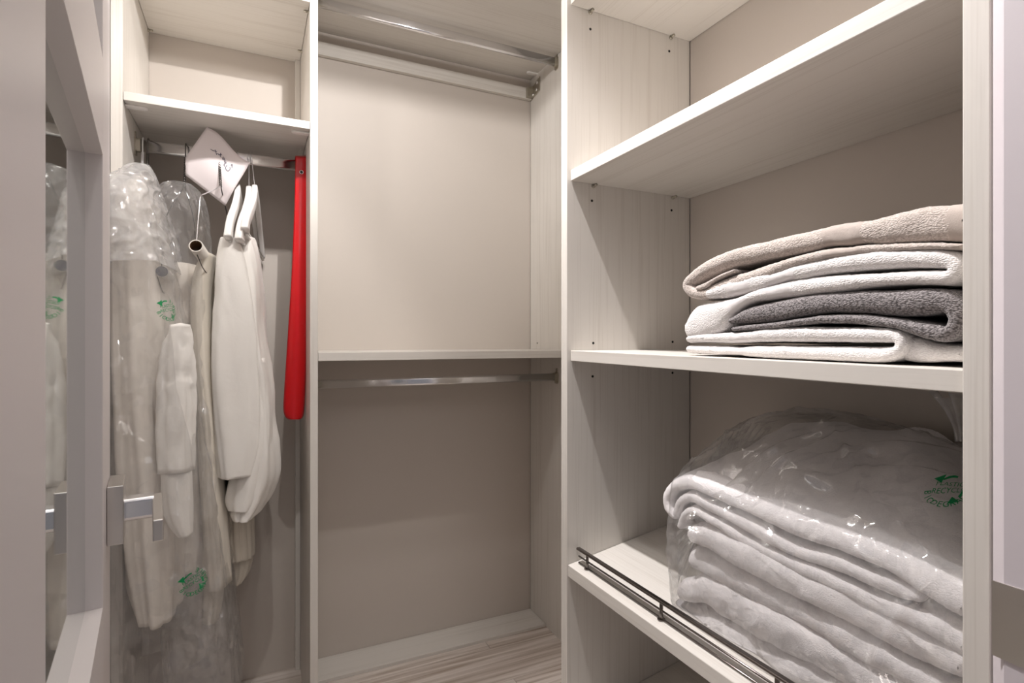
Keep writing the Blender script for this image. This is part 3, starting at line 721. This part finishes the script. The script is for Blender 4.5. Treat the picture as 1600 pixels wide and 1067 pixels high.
# dark cutaway: garment and hanger builders come in order of hanging, from the door side
def drape(levels, Yc, hy, seed=0, folds=5, fold_amp=.10, amp=.006, n=72, close_top=True, ripple=1.0, sub=5, hem=None, tilt=0.0, sq=1.0, crease=0.0, cz_=8):
    """hanging cloth as a closed sleeve. levels: (py, px_left, px_right[, hy scale]) seen at depth Yc"""
    L_ = []
    for lv in levels:
        py, a, b = lv[:3]; k = lv[3] if len(lv) > 3 else 1
        pa, pb = at(a, py, Y=Yc), at(b, py, Y=Yc); L_.append(((pa.x + pb.x) / 2, (pb.x - pa.x) / 2, pa.z, hy * k))
    S_ = spline([(0, 0, z, cx, hx, h) for cx, hx, z, h in L_], n=sub)
    z0, z1 = S_[0][2], S_[-1][2]; V = []; Fc = []
    for (_, _, z, cx, hx, h) in S_:
        t = (z0 - z) / (z0 - z1); g_ = fold_amp * min(1, t * 2.2)
        for j in range(n):
            a = 2 * math.pi * j / n
            c, s = math.cos(a), math.sin(a)
            c = math.copysign(abs(c) ** sq, c); s = math.copysign(abs(s) ** sq, s)
            w = 1 + g_ * math.sin(folds * a + seed * 1.7 + 1.5 * math.sin(t * 2.1 + seed)) + g_ * .5 * math.sin((folds * 2 + 1) * a + seed - t * 2)
            v = Vector((cx + hx * c * w, Yc + h * s * (1 + .5 * (w - 1)), z))
            d = noise.noise_vector(Vector((v.x * 12, v.y * 12, v.z * 5)) + Vector((seed * 2.3, 0, 0))) * amp
            if crease:
                r1 = abs(noise.noise(Vector((v.x * 34 + v.z * 6, v.y * 22, v.z * cz_ - v.x * 14)) + Vector((seed, 0, 0))))
                d += Vector((c, s, 0)) * (crease * (1 - .6 * t) * (.35 - r1))
            d.z *= .3
            v += d
            if hem: v.z += hem * max(0, t - .9) * 10 * math.sin(3 * a + seed) + tilt * max(0, t - .8) * 5 * (v.x - cx)
            if v.x < XL + .005 and v.y > YM - .012: v.x = XL + .005
            if v.x < XL + .0 and v.y > YM - .05: v.x = XL
            if v.x < -.321: v.x = -.321
            if v.y > YB - .004: v.y = YB - .004
            V.append(v)
    m = len(S_)
    for i in range(m - 1):
        for j in range(n): Fc.append((i * n + j, i * n + (j + 1) % n, (i + 1) * n + (j + 1) % n, (i + 1) * n + j))
    if close_top:
        V.append(Vector((S_[0][3], Yc, z0 + .004))); k = len(V) - 1
        for j in range(n): Fc.append((k, (j + 1) % n, j))
    return V, Fc
def garment(name, label, cat, parts, group=None, loc=None):
    """parts: list of (part name, verts, faces, material)"""
    c = Vector(loc) if loc else sum((Vector(v) for v in parts[0][1]), Vector()) / len(parts[0][1])
    t = thing(name, label, cat, c, group)
    for nm, V, Fc, mt in parts:
        o = put(nm, V, Fc, mt, t, True)
        if mt not in (FILM_G, FILM_B, FILM_W):
            md = o.modifiers.new('thickness', 'SOLIDIFY'); md.thickness = .0016; md.offset = -1
    return t

# 1. white hook + dark hook under the big film cover
t1, n1 = wire_hanger('white coated wire hanger, leftmost on the left rod', 223, WWIRE, WWIRE, Z_(222, 268, 1.785), None, None)
for s in ((Z_(222, 267, 1.785), Z_(205, 300, 1.68), Z_(196, 330, 1.62)), (Z_(222, 267, 1.785), Z_(232, 300, 1.88), Z_(245, 325, 1.95))):
    tube('shoulder_wire', s, .0014, WWIRE, t1)
t2, n2 = wire_hanger('steel wire hanger just right of the white one', 231, STEEL, STEEL, Z_(230, 270, 1.785), None, None)
for s in ((Z_(230, 269, 1.785), Z_(214, 305, 1.68), Z_(208, 335, 1.63)), (Z_(230, 269, 1.785), Z_(240, 300, 1.88), Z_(252, 325, 1.95))):
    tube('shoulder_wire', s, .0014, STEEL, t2)
# 2. dark hanger with covered tube, in the second film cover
t3, n3 = wire_hanger('steel wire hanger beside the paper note, tube under plastic film', 290, STEEL, STEEL, Z_(288, 292, 1.785), None, None)
tube('shoulder_wire', [Z_(288, 291, 1.785), Z_(281, 302, 1.76), Z_(258, 343, 1.64), Z_(255, 385, 1.60), Z_(252, 422, 1.595)], .0014, STEEL, t3)
tube('shoulder_wire', [Z_(288, 291, 1.785), Z_(295, 312, 1.84), Z_(303, 345, 1.93), Z_(305, 372, 1.95)], .0014, STEEL, t3)
def card_tube(pn, pf, r, parent, lip=True):
    pn, pf = Vector(pn), Vector(pf); d = (pf - pn).normalized()
    o_, f_ = sweep([pn, pn.lerp(pf, .5), pf], circ(r, 24), (0, 0, 1), cap=False)
    i_, g_ = sweep([pn, pn.lerp(pf, .5), pf], circ(r * .84, 24), (0, 0, 1), cap=False)
    n = 24; V = o_ + i_; k = len(o_); Fc = list(f_) + [tuple(k + q for q in reversed(t)) for t in g_]
    mi = [0] * len(f_) + [1] * len(g_)
    for j in range(n): Fc.append((j, k + j, k + (j + 1) % n, (j + 1) % n)); mi.append(0)
    e = len(o_) - n
    for j in range(n): Fc.append((e + (j + 1) % n, k + e + (j + 1) % n, k + e + j, e + j)); mi.append(0)
    return put('cardboard_tube', V, Fc, None, parent, True, label='white cardboard trouser tube', mats=[CARD, CARDIN], midx=mi)
ct = card_tube(Z_(253, 424, 1.59), Z_(285, 455, 1.93), .0135, t3)
V, Fc = disc(Z_(253, 424, 1.586), (Z_(285, 455, 1.93) - Z_(253, 424, 1.59)), .0128, .004, 20); put('end_plug', V, Fc, DKTUBE, ct, False, label='dark tube end')
tube('under_wire', [Z_(246, 432, 1.59), Z_(251, 448, 1.60), Z_(256, 458, 1.63), Z_(262, 452, 1.7)], .0012, STEEL, t3)
# 3. hanger with the note, open tube end
t4, n4 = wire_hanger('steel wire hanger carrying the note and the open cardboard tube', 342, STEEL, STEEL, Z_(345, 292, 1.744), None, None, Z_(342.5, 254, 1.757))
tube('shoulder_wire', [Z_(345, 291, 1.742), Z_(333, 297, 1.71), Z_(320, 303, 1.66), Z_(313.5, 307, 1.635), Z_(311, 330, 1.62), Z_(307, 378, 1.60)], .0016, CHROME, t4)
tube('shoulder_wire', [Z_(345, 291, 1.742), Z_(348, 305, 1.77), Z_(355, 336, 1.88), Z_(358, 352, 1.95)], .0016, STEEL, t4)
card_tube(Z_(306, 384, 1.59), Z_(344, 438, 1.86), .0165, t4)
tube('under_wire', [Z_(308, 398, 1.598), Z_(318, 420, 1.63), Z_(330, 434, 1.70), Z_(340, 442, 1.8)], .0013, STEEL, t4)

# ------------------------------------------------------------------ paper note
nt_ = thing('paper_note', 'white paper note with handwriting, speared on a hanger neck', 'note', Z_(338, 262, 1.745))
cT, cR, cB, cL = Z_(323.5, 198, 1.752), Z_(390.5, 253.5, 1.752), Z_(352, 321, 1.772), Z_(277, 264, 1.776)
x_hook = Z_(289.5, 262, 1.776).x
def note_pt(u, v):
    p = cT * (1 - u) * (1 - v) + cR * u * (1 - v) + cL * (1 - u) * v + cB * u * v
    p.y += -.008 * math.sin(math.pi * u) * math.sin(math.pi * v) + .006 * math.sin(2.2 * math.pi * v + .4) * u
    p.z += .007 * math.sin(math.pi * 2 * u) * (1 - v)
    if p.x < x_hook: p.y += (x_hook - p.x) * .9; p.x = x_hook + (x_hook - p.x) * .15
    return p
NN = 18; V = [note_pt(i / NN, j / NN) for i in range(NN + 1) for j in range(NN + 1)]
Fc = [(i * (NN + 1) + j, i * (NN + 1) + j + 1, (i + 1) * (NN + 1) + j + 1, (i + 1) * (NN + 1) + j) for i in range(NN) for j in range(NN)]
sh = put('sheet', V, Fc, PAPER, nt_, True); md = sh.modifiers.new('thickness', 'SOLIDIFY'); md.thickness = .0003
nb = BVHTree.FromPolygons(V, Fc)
def ink(pts):
    out = []
    for px, py in pts:
        o = Vector((0, 0, H)); h = nb.ray_cast(o, ray(px, py).normalized(), 9)[0]
        if h is not None: out.append(h - Vector((0, .0012, 0)))
    return sweep(spline(out, step=.0015), circ(.0007, 5), (1, 0, 0)) if len(out) > 1 else ([], [])
strokes = [[(329, 233), (333, 235.5), (339, 237)], [(336, 234), (338, 240), (338.5, 242)], [(338, 241), (341, 240), (342, 242.5), (344, 241), (345, 243), (346.5, 241)], [(345, 239), (344, 244), (345.5, 245.5)], [(349, 245), (347.5, 248.5), (349.5, 249.5), (350, 246.5), (351, 250.5)],
           [(352, 250), (350.5, 253), (352.5, 253.5), (353, 251)], [(354, 254), (350, 257), (351, 260)], [(355, 258), (352.5, 262), (354, 266), (357, 267), (359.5, 264), (359, 261)], [(362.5, 256.5), (361, 258.5), (362.5, 259), (363, 257), (362.6, 262)]]
put('handwriting', *join([ink(s) for s in strokes]), INK, nt_, label='faint grey cursive handwriting')

# ------------------------------------------------------------------ white plastic hangers
def plastic_hanger(label, px, head, arm, far, bar=None):
    x = at(px, 245, Y=RODY - .012).x
    t = thing('plastic_hanger', label, 'hanger', (x, RODY, RT), 'white plastic hangers on the left rod')
    hd_ = Vector(head)
    V, Fc = sweep(spline([Vector(p) for p in hook(x, 0, RT)] + [Vector((x, RODY - .0145, RT - .02)), Vector((x + (hd_.x - x) * .3, RODY - .010, RT - .045)), hd_ + Vector((0, .004, .004)), hd_ - Vector((0, 0, .01))], step=.003), circ(.0016, 8), (1, 0, 0))
    put('hook', V, Fc, CHROME, t, True, label='chrome hook')
    a = spline([Vector(p) for p in arm], step=.006); b = spline([Vector(p) for p in far], step=.008)
    path = list(reversed(a)) + b[1:]
    na = len(a); V, Fc = sweep(path, rrect(.0155, .021, .004, 3), (0, .25, 1), scale=[1.25 - .25 * min(1, i / na) if i < na else 1.0 - .15 * (i - na) / len(b) for i in range(len(path))]); put('body', V, Fc, WPLAST, t, True)
    if bar:
        V, Fc = sweep([Vector(bar[0]), Vector(bar[1])], circ(.004, 10)); put('trouser_bar', V, Fc, WPLAST, t, True)
        V, Fc = sweep([Vector(bar[0]) + Vector((0, 0, .012)), Vector(bar[1]) + Vector((0, 0, .012))], circ(.0022, 8)); put('trouser_bar', V, Fc, WPLAST, t, True)
    return t
plastic_hanger('left white plastic hanger, partly behind the paper note', 371, Z_(371, 290, 1.79),
    [Z_(371, 293, 1.79), Z_(370.5, 308, 1.765), Z_(367, 325, 1.72), Z_(361, 343, 1.665), Z_(358, 358, 1.63), Z_(357, 372, 1.618)], [Z_(371, 293, 1.79), Z_(374, 312, 1.83), Z_(378, 342, 1.92), Z_(380, 360, 1.97)],
    (Z_(360, 377, 1.63), Z_(380, 390, 1.95)))
plastic_hanger('middle white plastic hanger, close beside the right one', 389, Z_(389, 294, 1.79),
    [Z_(389, 296, 1.79), Z_(388, 312, 1.765), Z_(384, 330, 1.72), Z_(378, 348, 1.665), Z_(375, 362, 1.63), Z_(374, 376, 1.618)], [Z_(389, 296, 1.79), Z_(392, 315, 1.83), Z_(398, 350, 1.92), Z_(401, 380, 1.97)],
    (Z_(378, 378, 1.63), Z_(401, 404, 1.95)))
plastic_hanger('right white plastic hanger with open trouser bars, nearest the red shoehorn', 393.5, Z_(398, 293, 1.79),
    [Z_(398, 294, 1.79), Z_(397.5, 308, 1.765), Z_(394, 322, 1.72), Z_(387, 340, 1.665), Z_(384, 350, 1.63), Z_(383, 360, 1.618)], [Z_(398, 294, 1.79), Z_(402, 320, 1.84), Z_(407, 365, 1.93), Z_(411, 402, 1.985)],
    (Z_(385, 366, 1.63), Z_(411, 406, 1.98)))

# ------------------------------------------------------------------ clothes
garment('trousers', 'cream trousers hanging over the open cardboard tube', 'trousers', [
    ('leg', *drape([(402, 318, 338), (430, 303, 336), (480, 298, 333), (560, 302, 337), (650, 308, 344), (740, 312, 350), (830, 318, 356), (905, 322, 362)], 1.74, .10, 3, 7, .06, .004), CREAM),
    ('leg', *drape([(412, 316, 336), (480, 306, 332), (600, 312, 338), (760, 316, 345), (900, 318, 350), (958, 318, 345)], 1.80, .08, 4, 5, .08, .004), CREAM)])
garment('robe', 'off-white robe inside the left plastic cover, deepest against the side panel', 'robe', [
    ('body', *drape([(277, 213, 231, .2), (290, 203, 238, .45), (310, 188, 246, .8), (345, 178, 255), (400, 176, 264), (480, 177, 273), (600, 179, 282), (720, 184, 288), (830, 194, 288), (900, 207, 286), (945, 221, 284)], 1.705, .155, 1, 9, .09, .006, hem=.006), ROBE),
    ('sleeve', *drape([(430, 192, 236), (520, 198, 240), (640, 206, 246), (760, 216, 256), (840, 222, 256)], 1.60, .04, 2, 3, .1, .005), ROBE)])
garment('robe', 'off-white robe with a bright long sleeve ending in a tapered cuff', 'robe', [
    ('body', *drape([(416, 262, 312, .8), (440, 256, 320), (520, 256, 324), (650, 260, 326), (760, 264, 330), (830, 268, 332), (880, 274, 322)], 1.80, .115, 6, 9, .08, .006, hem=.006), ROBE),
    ('sleeve', *drape([(508, 268, 296), (535, 256, 300), (585, 250, 303), (620, 252, 303), (680, 249, 301), (738, 250, 299)], 1.548, .026, 7, 4, .12, .007, crease=.012, cz_=26), COTTON),
    ('cuff', *drape([(737, 251, 298), (790, 254, 298), (815, 262, 298), (836, 278, 298)], 1.548, .024, 8, 4, .08, .004, close_top=False), COTTON)])
garment('shirt', 'white cotton shirt hanging from the plastic hangers, its sleeve hem in front', 'shirt', [
    ('sleeve', *drape([(372, 347, 372, .6), (395, 342, 380, .9), (440, 338, 390), (500, 333, 397), (560, 331, 401), (640, 333, 404), (700, 337, 401), (742, 342, 393), (746, 342.5, 392.5)], 1.655, .030, 21, 4, .08, .006, sq=.8, crease=.006), COTTON),
    ('body', *drape([(375, 366, 398, .6), (400, 366, 404, .9), (450, 370, 409), (520, 376, 415), (600, 380, 424), (660, 380, 430), (700, 374, 434), (740, 366, 433), (770, 359, 422), (792, 358, 408), (800, 362, 398)], 1.76, .115, 22, 7, .08, .008, sq=.9, crease=.01), COTTON),
    ('flap', *drape([(560, 396, 412), (620, 392, 420), (690, 384, 424), (740, 366, 420), (780, 358, 412), (797, 361, 398)], 1.68, .04, 23, 4, .1, .008, crease=.008), COTTON)])
garment('skirt', 'cream pleated hem showing below the white shirt', 'skirt', [
    ('cloth', *drape([(560, 346, 398), (700, 346, 396), (800, 346, 395), (850, 347, 397), (868, 350, 397)], 1.86, .08, 31, 13, .07, .003, hem=.004, tilt=.0), CREAM),
    ('lining', *drape([(700, 350, 392), (850, 352, 396), (888, 354, 392), (905, 356, 380)], 1.88, .06, 32, 11, .06, .003), CREAM)])

# film covers
c1 = garment('garment_cover', 'clear plastic garment cover over the leftmost hanging robe', 'garment cover', [
    ('film', *drape([(264, 214, 232, .15), (272, 205, 237, .3), (290, 190, 244, .6), (312, 176, 252, .85), (350, 172, 262), (420, 171, 276), (520, 171, 296), (640, 172, 318), (760, 173, 338), (880, 175, 352), (980, 178, 366), (1085, 184, 380)], 1.70, .20, 41, 9, .03, .006, 140, sub=18, crease=.016, sq=.62), FILM_G),
    ('top_fold', *drape([(261, 214, 233, .2), (270, 204, 239, .4), (288, 188, 247, .65), (310, 174, 255, .9), (350, 169, 266), (395, 168, 277), (422, 168, 285)], 1.70, .207, 43, 9, .03, .006, 150, sub=22, crease=.02, cz_=34, hem=.006, sq=.7), FILM_W)])
c2 = garment('garment_cover', 'clear plastic garment cover behind the note, over the second robe', 'garment cover', [
    ('film', *drape([(289, 272, 300, .2), (295, 256, 309, .5), (303, 246, 314, .7), (325, 240, 320, .9), (360, 240, 325), (430, 240, 331), (560, 244, 334), (700, 248, 345), (850, 252, 358), (980, 256, 368), (1085, 262, 376)], 1.775, .190, 42, 9, .04, .006, 140, sub=18, crease=.022, cz_=14), FILM_G)])
def mark_on(cover, px, py, R):
    f = [o for o in cover.children][0]; off = world_loc(cover)
    V = [Vector(v.co) + off for v in f.data.vertices]; Fc = [tuple(p.vertices) for p in f.data.polygons]
    lay_on('printed_mark', V, Fc, px, py, (1, 0, 0), recycling_mark(R), GREEN, cover)
mark_on(c1, 262, 483, .030)
mark_on(c1, 301, 909, .032)

# ------------------------------------------------------------------ red shoehorn
yS = 1.782
top = Z_(471, 247, yS)
shn = thing('shoehorn', 'long red plastic shoehorn hooked over the right end of the left rod', 'shoehorn', top)
lv = [(247, 462, 480), (262, 461.5, 480), (300, 461, 480), (360, 459, 479.5), (430, 456, 479), (510, 451, 478.5), (580, 446.5, 477.5), (620, 444, 476), (640, 443.5, 474.8), (650, 446, 473), (654.5, 451, 469)]
sp = spline([(0, py, 0, a, b) for py, a, b in lv], n=8)
rows = []
# part over the rod: from behind up and across the top
for k, (dy, dz) in enumerate(((.034, -.03), (.034, -.012), (.0315, .0), (.026, .006), (.015, .0075), (.006, .0045), (.0012, -.001))):
    rows.append([(Z_(462 + 18 * i / 8, 247, yS) + Vector((0, dy + .0, dz + .002))) for i in range(9)])
for _, py, _, a, b in sp:
    k = (py - 247) / 407
    rows.append([Z_(a + (b - a) * i / 8, py, yS) + Vector((0, -(.002 + .010 * k) * (1 - (2 * i / 8 - 1) ** 2) + .0, 0)) + Vector((0, -.0, 0)) for i in range(9)])
V = [p for r in rows for p in r]; Fc = [(i * 9 + j, (i + 1) * 9 + j, (i + 1) * 9 + j + 1, i * 9 + j + 1) for i in range(len(rows) - 1) for j in range(8)]
bl = put('blade', V, Fc, RED, shn, True); md = bl.modifiers.new('thickness', 'SOLIDIFY'); md.thickness = .0022; md.offset = 1
q = Z_(471, 269, yS - .005)
ring = [q + Vector((math.cos(a) * .0052, -.0006, math.sin(a) * .0052)) for a in [2 * math.pi * i / 20 for i in range(21)]]
V, Fc = sweep(ring, circ(.0011, 6), (0, 1, 0), cap=False); V2, F2 = disc(q, (0, 1, 0), .0048, .0012, 16)
ey = put('eyelet', V, Fc, CHROME, shn, True, label='chrome ringed hole'); put('hole', V2, F2, REDIN, ey)
